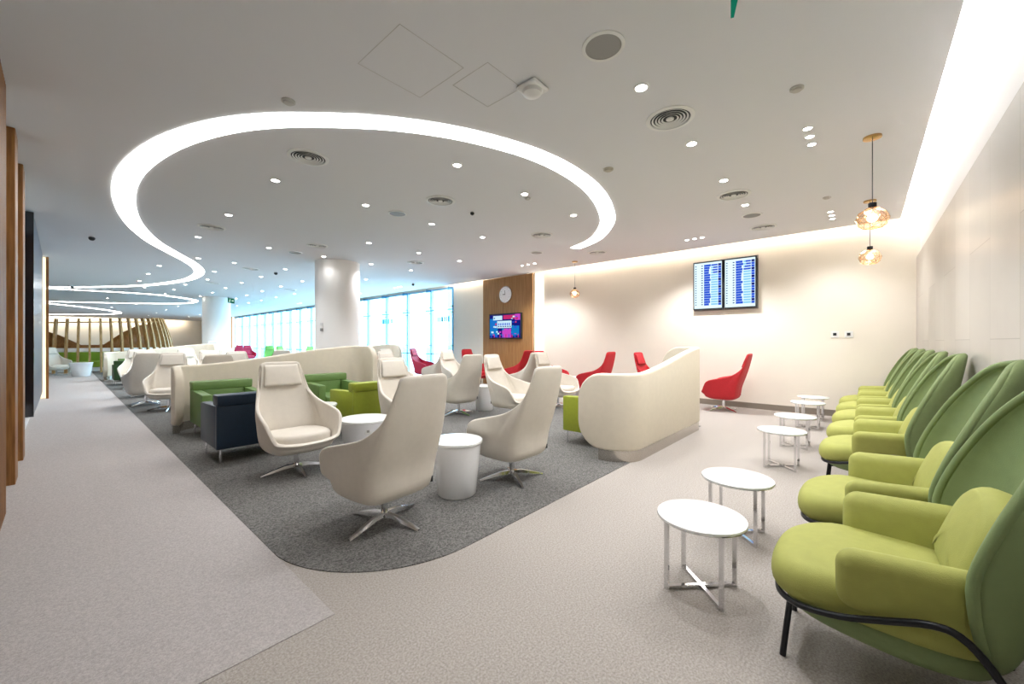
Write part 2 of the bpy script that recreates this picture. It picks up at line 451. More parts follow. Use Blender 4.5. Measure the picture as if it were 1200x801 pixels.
# ------------------------------------------------------------------ ceiling fixtures
def make_downlight():
    r_ = empty('downlight', (0, 0, 0))
    MB().lathe([(.047, .002), (.064, .002), (.064, -.007), (.047, -.009)], 24, cap0=False, cap1=False).build('trim_ring', M['white_plastic'], r_)
    MB().lathe([(.046, .004), (.046, -.006)], 24).build('lens', M['lens'], r_)
    return r_
def spot(x, y, power, col=(.98, .985, 1), size=2.2):
    l = bpy.data.lights.new('downlight_beam', 'SPOT'); l.energy = power; l.spot_size = size; l.spot_blend = .6
    l.color = col; l.shadow_soft_size = .07
    o = bpy.data.objects.new('downlight_beam', l); COL.objects.link(o); o.location = (x, y, CEIL-.03)
dl0 = make_downlight(); dl_used = [0]
def downlight(x, y, lab, group, power=46, s=1.0, col=(.98, .985, 1), beam=True):
    o = dl0 if dl_used[0] == 0 else copy_tree(dl0); dl_used[0] += 1
    for k in range(6):
        if min(math.hypot(x-a, y-b_) for a, b_ in BAND) > .32: break
        x += .12
    o.location = (x, y, CEIL); o.scale = (s, s, s)
    tag(o, lab, 'downlight', group)
    if beam: spot(x, y, power, col)
G = 'round recessed downlights'
for x, y, lab in ((3.17, 1.38, 'round downlight between the ceiling speaker and round vent, nearest the camera'),
                  (4.42, 1.37, 'round downlight on the right ceiling just beyond the nearest round vent'),
                  (5.7, 1.37, 'round downlight just before the second round vent on right ceiling'),
                  (6.94, 1.37, 'round downlight above blue screens, between two round vents'),
                  (3.11, 3.62, 'nearest downlight inside the large glowing curve'),
                  (4.35, 3.61, 'second downlight inside the large glowing curve, before its right end'),
                  (5.62, 3.61, 'downlight inside the glowing curve tight against its right bend'),
                  (1.84, 5.73, 'leftmost near downlight inside glowing curve, below a round vent'),
                  (3.09, 5.73, 'downlight in the middle of the glowing curve area'),
                  (4.36, 5.76, 'downlight inside the glowing curve beside small ceiling camera'),
                  (5.59, 5.73, 'downlight inside the glowing curve left of its tapered tip'),
                  (1.83, 7.87, 'downlight beside the slot vent near left side of glowing curve'),
                  (1.81, 9.98, 'downlight close to where the glowing band turns back')):
    downlight(x, y, lab, G, 22 if y > 3 and x < 3.5 else 36)
downlight(2.0, 1.0, 'round downlight at the top edge above the camera', G, 40)
for Y, xs in ((7.86, (4.31, 5.57, 6.83)), (9.95, (3.06, 4.27, 5.52, 6.78))):
    for x in xs: downlight(x, Y, 'small round downlight in the ceiling around top of the big column', 'downlights around the big column', 4 if (Y > 9 and x > 4 and x < 5) else 36)
for Y, xs in ((12.5, (1.79, 3.03, 4.27, 5.5, 6.75)), (14.52, (1.78, 3.02, 4.25, 5.5, 6.75)), (16.5, (1.77, 3, 4.22, 5.48, 6.79)), (18.6, (1.77, 2.99, 4.22, 5.48, 6.72)),
              (20.7, (1.75, 2.98, 4.24, 5.49, 6.67)), (22.8, (2.99, 4.21, 5.6, 6.68)), (24.7, (5.5, 6.63)), (27.1, (1.46, 5.5, 6.7))):
    for x in xs: downlight(x, Y, 'small distant downlight in the far ceiling between big column and windows', 'downlights in the far ceiling', 42, beam=(Y < 21))
for x in (2, 4.5, 7):
    for y in (30, 34, 38, 42): downlight(x, y, 'tiny downlight in the farthest ceiling over the timber ribs', 'downlights in the farthest ceiling', 90)
for pts, lab in ((((4.86, .42), (5.07, .42), (5.28, .42)), 'one of three close-set downlights in front of the pendant lamp'),
                 (((8.22, .41), (8.46, .41), (8.7, .41)), 'one of three close-set downlights near the far right corner'),
                 (((8.53, 2.74), (8.53, 2.59), (8.53, 2.44)), 'one of three close-set downlights just above the blue flight screens'),
                 (((8.39, 7.05), (8.38, 6.83), (8.38, 6.6)), 'one of three close-set downlights at top right of oak panel')):
    for p in pts: downlight(p[0], p[1], lab, lab.replace('one of three', 'triple'), 16 if p[0] < 6 else (20 if p[1] < 1 else 46), .75)
for y in (13.2, 16.3, 19.5, 22.7):
    for k in range(3): downlight(8.55, y+k*.22, 'small close-set downlight along the window side of ceiling', 'close-set downlights along the windows', 12, .75, beam=(k == 1))

def make_vent():
    r_ = empty('air_vent', (0, 0, 0))
    MB().lathe([(.175, .002), (.215, .002), (.215, -.008), (.18, -.014), (.175, -.004)], 36, cap0=False, cap1=False).build('outer_ring', M['white_plastic'], r_)
    MB().lathe([(.178, .003), (.178, -.002)], 36).build('recess', M['vent_gap'], r_)
    for rr in (.148, .118, .09, .062):
        MB().lathe([(rr, -.003), (rr+.014, -.012), (rr+.016, -.010), (rr+.003, -.002)], 32, cap0=False, cap1=False).build('blade_ring', M['white_plastic'], r_)
    MB().lathe([(.036, -.003), (.034, -.013)], 24).build('centre_cap', M['white_plastic'], r_)
    return r_
v0 = make_vent()
for i, (x, y, lab) in enumerate(((3.79, 1.37, 'largest round air vent, in the near right ceiling'),
        (1.86, 4.74, 'round air vent inside the glowing curve near its left bend'),
        (3.73, 4.72, 'round air vent in the middle of the glowing curve area'),
        (6.36, 1.40, 'round air vent between downlights on the right, before the blue screens'),
        (8.5, 1.39, 'round air vent directly above the blue screens'),
        (6.24, 4.74, 'round air vent near the tapered tip of the glowing curve'),
        (1.82, 8.95, 'round air vent seen edge-on near the left turn of glowing band'),
        (3.69, 8.93, 'round air vent just in front of the big column, on its left'),
        (6.19, 8.89, 'round air vent in the ceiling right of the big column'),
        (3.6, 13.2, 'distant round air vent left of the big column top'),
        (8.32, 4.69, 'round air vent by the far wall right of glowing tip'),
        (3.57, 17.4, 'small faraway air vent beyond the glowing hook'),
        (6.1, 17.3, 'small faraway air vent in the bluish ceiling left of column'))):
    o = v0 if i == 0 else copy_tree(v0)
    o.location = (x, y, CEIL); tag(o, lab, 'air vent', 'round ceiling air vents')

def make_speaker():
    r_ = empty('ceiling_speaker', (0, 0, 0))
    MB().lathe([(.125, .002), (.15, .002), (.15, -.008), (.125, -.01)], 36, cap0=False, cap1=False).build('rim', M['white_plastic'], r_)
    MB().lathe([(.127, .003), (.127, -.007)], 36).build('grille', M['grey_plastic'], r_)
    return r_
s0 = make_speaker()
for i, (x, y, lab) in enumerate(((2.55, 1.39, 'grey round ceiling speaker nearest the camera'),
        (3.64, 5.72, 'round ceiling speaker in the middle of the glowing curve area'),
        (7.58, 1.40, 'round ceiling speaker between vents above the blue screens'),
        (3.64, 10.02, 'round ceiling speaker just left of the big column'),
        (7.4, 5.77, 'round ceiling speaker left of the glowing curve tip by far wall'))):
    o = s0 if i == 0 else copy_tree(s0)
    o.location = (x, y, CEIL); tag(o, lab, 'speaker', 'round ceiling speakers')

def detector(x, y, lab, r=.06):
    dm = M['grey_detector'] if r > .055 else M['hatch']
    o = empty('smoke_detector', (x, y, CEIL), 0, lab, 'detector', 'round ceiling detectors')
    MB().lathe([(r, .002), (r, -.012)], 28).build('base', dm, o)
    MB().lathe([(r*.72, -.012), (r*.66, -.026), (r*.3, -.03)], 24).build('sensor_head', dm, o)
detector(4.4, 2.33, 'grey round detector right of the glowing curve')
detector(4.03, .42, 'small pale detector before the three close-set downlights', .05)
detector(7.36, .41, 'small pale detector beside the right pendant cord', .05)
detector(1.31, 3.76, 'small grey disc just outside the glowing curve at upper left', .055)
detector(4.5, 3.68, 'small pale disc right beside the second downlight in the curve', .045)
def cctv(x, y, lab, z=CEIL, s=.7):
    o = empty('security_camera', (x, y, z), 0, lab, 'camera', 'ceiling security cameras'); o.scale = (s, s, s)
    MB().lathe([(.05, .002), (.05, -.02)], 20).build('base', M['white_plastic'], o)
    MB().lathe([(.06, -.02), (.075, -.05), (.06, -.09), (.03, -.115)], 20).build('dome', M['dark_plastic'], o)
cctv(.40, 11.53, 'black dome camera on left ceiling above the walkway')
cctv(.27, 22.29, 'small black dome camera at start of the far glowing band')
cctv(4.4, 4.75, 'small dark dome camera beside a downlight inside the curve', s=.45)
cctv(8.37, 12.15, 'small black dome camera by the window top right of column')
cctv(4.27, 13.26, 'small dark camera in the bluish ceiling left of big column')
ap = empty('wifi_access_point', (2.57, 2.05, CEIL), 0, 'white square domed access point on the ceiling outside the glowing curve', 'access point')
MB().rbox(-.1, .1, -.1, .1, -.035, .002, .02, 3).build('base', M['white_plastic'], ap)
MB().lathe([(.085, -.034), (.075, -.06), (.045, -.075), (.01, -.08)], 28).build('dome', M['white_plastic'], ap)
for x, y, lab in ((1.48, 2.30, 'flush square access hatch at upper left of the near ceiling'), (2.12, 2.12, 'flush square access hatch between first hatch and glowing curve')):
    h = MB(); s = .56 if x < 2 else .4; t = .0025
    for q in ((x, x+t, y, y+s), (x+s, x+s+t, y, y+s), (x, x+s, y, y+t), (x, x+s, y+s, y+s+t)): h.box(q[0], q[1], q[2], q[3], CEIL-.002, CEIL+.002)
    tag(h.build('access_hatch', M['hatch']), lab, 'hatch', 'access hatches')

# exit signs
def exit_sign(loc, rz, lab):
    o = empty('exit_sign', loc, rz, lab, 'exit sign', 'green exit signs')
    MB().box(-.2, .2, -.03, .03, .2, .24).build('mount', M['grey_plastic'], o)
    MB().box(-.22, .22, -.008, .008, -.02, .2).build('plate', M['exit_green'], o)
    a = MB()
    for s in (-1, 1):
        y = s*.0095
        # arrow
        a.add([(.02, y, .08), (.02, y, .11), (.1, y, .11), (.1, y, .14), (.17, y, .095), (.1, y, .05), (.1, y, .08)], [(0, 1, 2, 3, 4, 5, 6)])
        # running figure: head, torso, legs
        a.add([(-.1, y, .15), (-.075, y, .175), (-.05, y, .15), (-.075, y, .13)], [(0, 1, 2, 3)])
        a.add([(-.11, y, .13), (-.06, y, .13), (-.08, y, .07), (-.13, y, .07)], [(0, 1, 2, 3)])
        a.add([(-.13, y, .07), (-.1, y, .07), (-.15, y, .01), (-.18, y, .01)], [(0, 1, 2, 3)])
        a.add([(-.1, y, .07), (-.08, y, .07), (-.04, y, .01), (-.07, y, .01)], [(0, 1, 2, 3)])
    a.build('pictogram', M['exit_white'], o, 0)
exit_sign((5.21, 22.0, 3.22), .75, 'small green exit sign hanging beside the distant column')
exit_sign((2.32, .484, CEIL-.24), math.radians(21), 'green exit sign hanging at the top edge of the near ceiling')

# pendants
def make_pendant():
    o = empty('pendant_lamp', (0, 0, 0))
    MB().lathe([(.075, 0), (.075, -.02), (.03, -.028)], 28).build('canopy', M['brass'], o)
    MB().tube([(0, 0, -.02), (0, 0, -.72)], .004, 8).build('cord', M['dark_plastic'], o)
    MB().lathe([(.035, -.68), (.035, -.72), (.028, -.73)], 16).build('cap', M['black'], o)
    bm = bmesh.new(); bmesh.ops.create_icosphere(bm, subdivisions=2, radius=1)
    for v in bm.verts:
        k = .93+.14*random.random(); v.co = Vector((v.co.x*.132*k, v.co.y*.132*k, v.co.z*.116*k-.84))
    g = MB().bm(bm).build('globe', M['amber'], o, 0)
    bm = bmesh.new(); bmesh.ops.create_icosphere(bm, subdivisions=2, radius=1)
    for v in bm.verts: v.co = Vector((v.co.x*.156, v.co.y*.156, v.co.z*.119-.84))
    seen = set(); wire = MB()
    gv = [Vector(p.co) for p in g.data.vertices]
    for e in g.data.edges: wire.tube([gv[e.vertices[0]], gv[e.vertices[1]]], .0016, 4)
    bm.free()
    wire.build('facet_seams', M['brass'], g, 0)
    bm = bmesh.new(); bmesh.ops.create_uvsphere(bm, u_segments=16, v_segments=12, radius=.042)
    for v in bm.verts: v.co.z -= .83
    MB().bm(bm).build('bulb', M['bulb'], o)
    return o
p0 = make_pendant()
for i, (x, y, lab) in enumerate(((5.5, -.06, 'faceted amber glass pendant lamp nearest, right of blue screens'),
                                 (7.97, -.06, 'faceted amber pendant lamp hanging behind and below the nearest pendant'),
                                 (8.87, 5.66, 'small faceted pendant lamp hanging right of the oak panel'))):
    o = p0 if i == 0 else copy_tree(p0)
    o.location = (x, y, CEIL); tag(o, lab, 'pendant lamp', 'faceted glass pendants')

# ------------------------------------------------------------------ wall items
def flight_screen(y, lab):
    o = empty('flight_screen', (XF-.06, y, 2.66), 0, lab, 'screen', 'flight screens on the far wall')
    MB().rbox(-.04, .05, -.31, .31, -.54, .54, .006, 1).build('housing', M['dark_plastic'], o)
    d = MB().box(-.046, -.041, -.285, .285, -.51, .51, 0)
    # columns run from high y (left in the photo) to low y
    n = 17
    for k in range(n):
        z1 = .46-k*.054; z0 = z1-.036
        d.box(-.048, -.045, .235, .262, z0+.008, z1-.008, 3)
        d.box(-.048, -.045, .10, .135, z0+.008, z1-.008, 3)
        wv = random.uniform(.10, .14); d.box(-.048, -.045, .075-wv, .075, z0-.006, z1+.006, 2)
        d.box(-.048, -.045, -.205, -.07, z0, z1, 1)
        if k < 4: d.box(-.049, -.046, -.205, -.07-random.random()*.06, z0, z1, 2)
        d.box(-.048, -.045, -.275, -.215, z0-.006, z1+.006, 2 if k % 3 else 3)
    d.build('display', [M['scr_white'], M['scr_cyan'], M['scr_blue'], M['scr_navy']], o, 0)
flight_screen(2.62, 'left portrait flight screen with blue timetable on the far wall')
flight_screen(1.985, 'right portrait flight screen with blue timetable on the far wall')
br = MB().box(XF-.012, XF, 1.66, 2.94, 2.1, 3.22); tag(br.build('screen_mount', M['grey_plastic']), 'grey mounting plate framing the two flight screens', 'mount')
ck = empty('wall_clock', (9.47, 8.66, 2.93), 0, 'round white wall clock on the oak panel', 'clock')
def ydisc(r, x0, x1, n=40):
    return MB().add([(x, r*math.cos(2*PI*i/n), r*math.sin(2*PI*i/n)) for x in (x0, x1) for i in range(n)],
                    [tuple(range(n)), tuple(range(2*n-1, n-1, -1))]+[(i, (i+1) % n, n+(i+1) % n, n+i) for i in range(n)])
ydisc(.27, -.01, .03).build('rim', M['steel'], ck)
ydisc(.24, -.02, -.009).build('dial', M['clock_face'], ck)
hd = MB().box(-.026, -.022, -.008, .008, -.02, .13)
hd.build('minute_hand', M['dark_plastic'], ck); hd2 = MB().box(-.03, -.026, -.01, .10, -.01, .01); hd2.build('hour_hand', M['dark_plastic'], ck)
mk = MB()
for k in range(12):
    a = PI*k/6; mk.box(-.024, -.0195, .2*math.cos(a)-.008, .2*math.cos(a)+.008, .2*math.sin(a)-.008, .2*math.sin(a)+.008)
mk.build('hour_marks', M['grey_plastic'], ck)
tv = empty('television', (9.46, 8.66, 1.91), 0, 'wall television with blue and magenta picture on the oak panel', 'television')
MB().rbox(-.03, .04, -.70, .70, -.41, .41, .008, 1).build('housing', M['dark_plastic'], tv)
d = MB().box(-.036, -.031, -.66, .66, -.37, .37, 0)
def tr(y0, y1, z0, z1, mi, x=-.038): d.box(x, x+.005, -y1, -y0, z0, z1, mi)
tr(-.66, -.3, -.3, .25, 1); tr(-.62, -.34, -.1, .2, 2); tr(-.3, -.1, -.37, -.1, 4); tr(-.1, .28, -.37, -.08, 3); tr(.3, .62, -.3, .0, 1)
tr(-.32, .3, -.06, .17, 5, -.041); tr(-.5, -.1, .2, .34, 5, -.041); tr(-.05, .5, .22, .35, 6, -.041); tr(.45, .66, .18, .37, 3, -.043)
for k in range(7): tr(-.28+k*.08, -.24+k*.08, .02, .1, 2, -.044)
for k in range(6): tr(-.28+k*.1, -.22+k*.1, -.03, .0, 4, -.044)
for k in range(10): tr(-.6+k*.13, -.57+k*.13, -.37, -.26, 6 if k % 2 else 2, -.042)
for k in range(46):
    y_, z_ = random.uniform(-.62, .5), random.uniform(-.36, .3)
    if -.4 < y_ < .3 and -.1 < z_ < .18: continue
    tr(y_, y_+random.uniform(.03, .11), z_, z_+random.uniform(.02, .07), random.choice((1, 2, 5, 5, 1, 3 if z_ < 0 else 6)), -.0445)
d.build('display', [M['scr_navy'], M['scr_teal'], M['scr_blue'], M['scr_pink'], M['scr_navy'], M['scr_pale'], M['scr_red']], tv, 0)
for y, lab in ((.42, 'left wall socket plate low between blue screens and green chairs'), (.22, 'right wall socket plate near the corner behind green chairs')):
    o = empty('wall_socket', (XF-.006, y, 1.54), 0, lab, 'socket', 'wall sockets')
    MB().rbox(-.006, .006, -.06, .06, -.06, .06, .004, 1).build('plate', M['white_plastic'], o)
    MB().box(-.012, -.005, -.025, .025, -.02, .03).build('outlet', M['dark_plastic'], o)

# ------------------------------------------------------------------ swivel lounge chair
RIM_OLD = [(0, -.50, 1.165), (.12, -.50, 1.165), (.195, -.485, 1.15), (.228, -.455, 1.07), (.245, -.415, .96), (.268, -.355, .84), (.315, -.245, .745),
       (.365, -.06, .68), (.385, .12, .615), (.368, .25, .53), (.31, .325, .43), (.18, .355, .37), (0, .365, .355)]
RIM = [(0, -.50, 1.165), (.13, -.50, 1.165), (.205, -.487, 1.15), (.232, -.455, 1.07), (.248, -.415, .96), (.272, -.35, .845), (.33, -.22, .735),
       (.375, -.03, .68), (.395, .15, .635), (.39, .235, .59), (.375, .275, .53), (.335, .325, .41), (.29, .352, .375), (.16, .368, .355), (0, .375, .35)]
MID_OLD = [(0, -.30, .48), (.13, -.30, .48), (.24, -.28, .48), (.29, -.25, .48), (.32, -.21, .48), (.338, -.15, .475), (.352, -.05, .46),
       (.358, .06, .44), (.345, .17, .41), (.315, .25, .38), (.25, .30, .345), (.14, .325, .32), (0, .332, .31)]
MID = [(0, -.295, .46), (.14, -.295, .46), (.25, -.275, .46), (.295, -.245, .46), (.318, -.21, .46), (.332, -.15, .455), (.342, -.06, .44),
       (.346, .03, .42), (.342, .12, .40), (.332, .18, .38), (.315, .22, .36), (.28, .27, .335), (.235, .305, .32), (.13, .328, .31), (0, .335, .305)]
def ring_full(keys, n=3):
    half = interp(keys, n)
    return [tuple(p) for p in half]+[(-p.x, p.y, p.z) for p in reversed(half[1:-1])]
def shell_rows():
    rim, mid = ring_full(RIM), ring_full(MID)
    N = len(rim); rows = []
    for s, z in ((.0, .225), (.45, .225), (.72, .235)):
        rows.append([(x*s, (y)*s if s else 0, z) for x, y, _ in mid])
    rows.append([(x*.90, y*.92, .27) for x, y, z in mid])
    rows.append([(x*.97, y*.98, .27+(z-.27)*.4) for x, y, z in mid])
    rows.append(mid)
    for t in (.2, .4, .6, .8, .93):
        row = []
        for a, b_ in zip(mid, rim):
            bul = .02*math.sin(PI*t)*(1 if b_[2] > .8 else .3)
            l = math.hypot(a[0], a[1]) or 1
            row.append((a[0]+(b_[0]-a[0])*t+a[0]/l*bul, a[1]+(b_[1]-a[1])*t+a[1]/l*bul, a[2]+(b_[2]-a[2])*t))
        rows.append(row)
    rows.append(rim)
    return rows
def make_lounge(m):
    r_ = empty('lounge_chair', (0, 0, 0))
    rows = shell_rows()
    sh = MB().grid(rows[1:], close_u=True, cap0=True).build('shell', m, r_, 60)
    solidify(sh, .036, -1).modifiers['thickness'].use_even_offset = False; subsurf(sh, 1)
    # seat cushion
    ol = [(x*.87, y*.9+.015) for x, y, z in ring_full(MID, 3)]
    cu = cushion(ol, .30, .435, .045, .012, lambda x, y, z: .03*(y+.25) if y > -.25 else 0)
    cu.build('seat_cushion', m, r_, 60)
    # headrest pad following the inside of the back
    hp = []
    for k in range(9):
        t = k/8; z = .90+t*.235; yb = -.395-(z-.88)*.36
        w = .198-.025*t; d_ = .014*math.sin(PI*min(max(t, .04), .96))**.5
        hp.append([(w*math.sin(u*PI/2), yb+.037+d_*max(0, math.cos(u*PI/2))**.5, z) for u in [-1+i/6 for i in range(13)]])
    hd_ = MB().grid(hp).build('headrest', m, r_, 60); solidify(hd_, .014, -1)
    MB().lathe([(.06, .235), (.05, .22), (.028, .215), (.026, .07), (.05, .055)], 20).build('pedestal', M['chrome'], r_)
    for k in range(4):
        a = PI/4+k*PI/2; ca, sa = math.cos(a), math.sin(a)
        lg = MB(); prof = [(.0, .024, .05, .085), (.12, .022, .045, .075), (.26, .018, .02, .04), (.34, .014, .004, .018)]
        rows_ = []
        for d_, w, z0, z1 in prof:
            rows_.append([(ca*d_-sa*q*w, sa*d_+ca*q*w, z) for q, z in ((-1, z0), (1, z0), (.7, z1), (-.7, z1))])
        lg.grid(rows_, close_u=True, cap0=True, cap1=True).build('leg', M['chrome'], r_)
    MB().box(.245, .262, -.262, -.232, .30, .345).build('fabric_tag', M['dark_plastic'], r_)
    return r_
protos = {}
def lounge(x, y, rz, lab, kind='cream', group='cream swivel lounge chairs', feet=None):
    if kind not in protos:
        if not protos:
            o = make_lounge(M[kind]); protos[kind] = o
        else:
            src = next(iter(protos.values())); o = copy_tree(src)
            # fresh mesh data in the new colour
            for ch in o.children:
                if ch.name.split('.')[0] in ('shell', 'seat_cushion', 'headrest'):
                    ch.data = ch.data.copy(); ch.data.materials[0] = M[kind]
            protos[kind] = o
    else: o = copy_tree(protos[kind])
    o.location = (x, y, .004); o.rotation_euler = (0, 0, math.radians(rz))
    fa = math.radians(random.uniform(0, 90) if feet is None else feet-rz-45)
    for ch in o.children:
        if ch.name.split('.')[0] == 'leg': ch.rotation_euler = (0, 0, fa)
    tag(o, lab, 'lounge chair', group)
    return o
lounge(1.66, 2.79, 4, 'cream high-back swivel chair nearest the camera, its back turned, on dark carpet', feet=15)
lounge(3.07, 2.72, 0, 'cream swivel chair with back turned, right of the tall white drum table', feet=60)
lounge(1.69, 4.62, 180, 'cream swivel chair facing forward, right of the navy armchair', feet=-5)
lounge(3.2, 4.72, 180, 'cream swivel chair facing forward, partly hidden behind the nearest chair back')
lounge(5.11, 5.9, -8, 'cream swivel chair with back turned, in middle beyond the drum tables')
lounge(5.35, 4.75, 184, 'cream swivel chair in profile facing right behind the second turned chair')
lounge(6.95, 5.95, 6, 'cream swivel chair with shaded back turned, before oak panel')
lounge(7.1, 4.95, 180, 'cream swivel chair facing right beside the lime armchair and long screen')
lounge(5.35, 8.5, 180, 'cream swivel chair with head just left of the magenta chair')
lounge(7.25, 8.45, 178, 'cream swivel chair facing forward between magenta chair and turned chair')
lounge(7.5, 9.65, 0, 'cream swivel chair turned to the windows beside the magenta chair')
lounge(7.1, 11.4, 180, 'cream swivel chair peeking up in front of the small high screen')
lounge(1.9, 9.3, 0, 'cream swivel chair with only its top showing over left screen end')
lounge(3.3, 9.3, 0, 'cream swivel chair barely peeking over middle of the left screen')
lounge(1.48, 10.8, 165, 'cream swivel chair facing forward directly left of the long screen end')
lounge(1.25, 12.0, 0, 'cream swivel chair with shaded back turned, directly behind forward-facing aisle chair')
lounge(1.47, 13.9, 180, 'cream swivel chair facing forward, middle one of three forward-facing aisle chairs')
lounge(1.5, 16.6, 172, 'cream swivel chair farthest along the left aisle, beside dark green armchair')
lounge(2.85, 11.1, 180, 'cream swivel chair head seen over the left screen below the far windows')
lounge(2.72, 13.2, 180, 'cream swivel chair head further back over the left screen')
lounge(2.77, 16.6, 180, 'pale swivel chair head right of the aisle chairs, beneath timber ribs')
lounge(4.0, 17.0, 180, 'pale swivel chair head below the distant column')
lounge(4.2, 13.0, 0, 'cream swivel chair back seen over middle of left screen')
lounge(-.15, 25.2, 205, 'cream swivel chair standing alone at far end of the walkway')
RG = 'red swivel lounge chairs'
lounge(9.02, 2.17, 0, 'red swivel chair in full profile by the far wall, right of the cream screen', 'red', RG)
lounge(8.6, 3.35, 180, 'red swivel chair with back top just above left part of right screen', 'red', RG)
lounge(8.6, 4.95, 0, 'red swivel chair facing left before far wall, left of the right screen', 'red', RG)
lounge(8.65, 6.2, 180, 'red swivel chair almost hidden behind cream chairs right of oak panel', 'red', RG)
lounge(8.6, 7.45, 0, 'red swivel chair facing left in front of the oak panel', 'red', RG)
lounge(8.8, 9.3, 180, 'red swivel chair left of the oak panel, behind the turned cream chair', 'red', RG)
lounge(8.75, 12.0, 205, 'magenta-red swivel chair in front of the window panes', 'magenta', RG)
lounge(8.75, 32.4, 180, 'distant magenta chair at the windows, right one of two', 'magenta', RG)
lounge(8.75, 35.2, 0, 'distant magenta chair at the windows, left one of two', 'magenta', RG)
GG = 'distant green lounge chairs'
lounge(8.75, 22.9, 20, 'distant green chair by the windows nearest the big column', 'lounge_green', GG)
lounge(8.75, 25.6, 200, 'distant green chair by the windows, middle one of three', 'lounge_green', GG)
lounge(8.75, 28.1, 170, 'distant green chair by the windows, leftmost of three', 'lounge_green', GG)

# ------------------------------------------------------------------ boxy armchair (faces +y)
def make_armchair(m):
    r_ = empty('armchair', (0, 0, 0))
    MB().rbox(-.31, .31, -.32, .38, .20, .33, .02, 2).build('seat_base', m, r_)
    MB().rbox(-.275, .275, -.22, .39, .32, .45, .04, 3).build('seat_cushion', m, r_)
    for s in (-1, 1):
        xf = lambda v: (s*v.x, v.y, v.z+(.03*(-v.y) if v.z > .5 else 0))
        MB().rbox(.275, .395, -.36, .39, .17, .655, .018, 2, 0, xf).build('armrest', m, r_)
    bk = MB()
    lean = lambda v: (v.x, v.y-.06*(v.z-.4), v.z)
    bk.rbox(-.275, .275, -.38, -.20, .18, .70, .02, 2, 0, lean)
    def top(v):
        t = (v.z-.60)/.19
        return (v.x*(1+.035*t), v.y-.06*(v.z-.4)-.02*t, v.z)
    bk.rbox(-.385, .385, -.40, -.18, .66, .79, .02, 2, 0, top)
    bk.rbox(-.395, .395, -.395, -.33, .17, .70, .015, 2, 0, lambda v: (v.x, v.y-.04*max(0, v.z-.4), v.z))
    bk.build('backrest', m, r_)
    for sx in (-1, 1):
        for sy in (-.33, .34):
            MB().tube([(sx*.34, sy, .175), (sx*.345, sy, .0)], .011, 8).box(sx*.34-.02, sx*.34+.02, sy-.05, sy+.05, .163, .175).build('leg', M['chrome'], r_)
    return r_
ac = {}
def armchair(x, y, rz, lab, kind, g='boxy leather armchairs'):
    if kind not in ac:
        if not ac: o = make_armchair(M[kind])
        else:
            o = copy_tree(next(iter(ac.values())))
            for ch in o.children:
                if not ch.name.startswith('leg'): ch.data = ch.data.copy(); ch.data.materials[0] = M[kind]
        ac[kind] = o
    else: o = copy_tree(ac[kind])
    o.location = (x, y, .006); o.rotation_euler = (0, 0, math.radians(rz)); tag(o, lab, 'armchair', g)
armchair(1.55, 5.86, 0, 'dark navy leather armchair with back turned, on chrome legs', 'navy')
armchair(1.70, 7.36, 180, 'moss green leather armchair facing forward by the left end of long screen', 'moss')
armchair(3.32, 7.4, 180, 'moss green armchair facing forward before the middle of long screen', 'moss')
armchair(3.21, 5.96, 0, 'lime yellow-green armchair with back turned, left of cream swivel chair', 'lime')
armchair(5.02, 2.76, 0, 'lime yellow-green armchair tucked inside the right cream screen', 'lime')
armchair(1.5, 18.3, 0, 'dark green armchair at the far left aisle on chrome legs', 'dark_green')
armchair(1.75, 19.9, 180, 'small green armchair facing forward before the far left screen', 'moss')

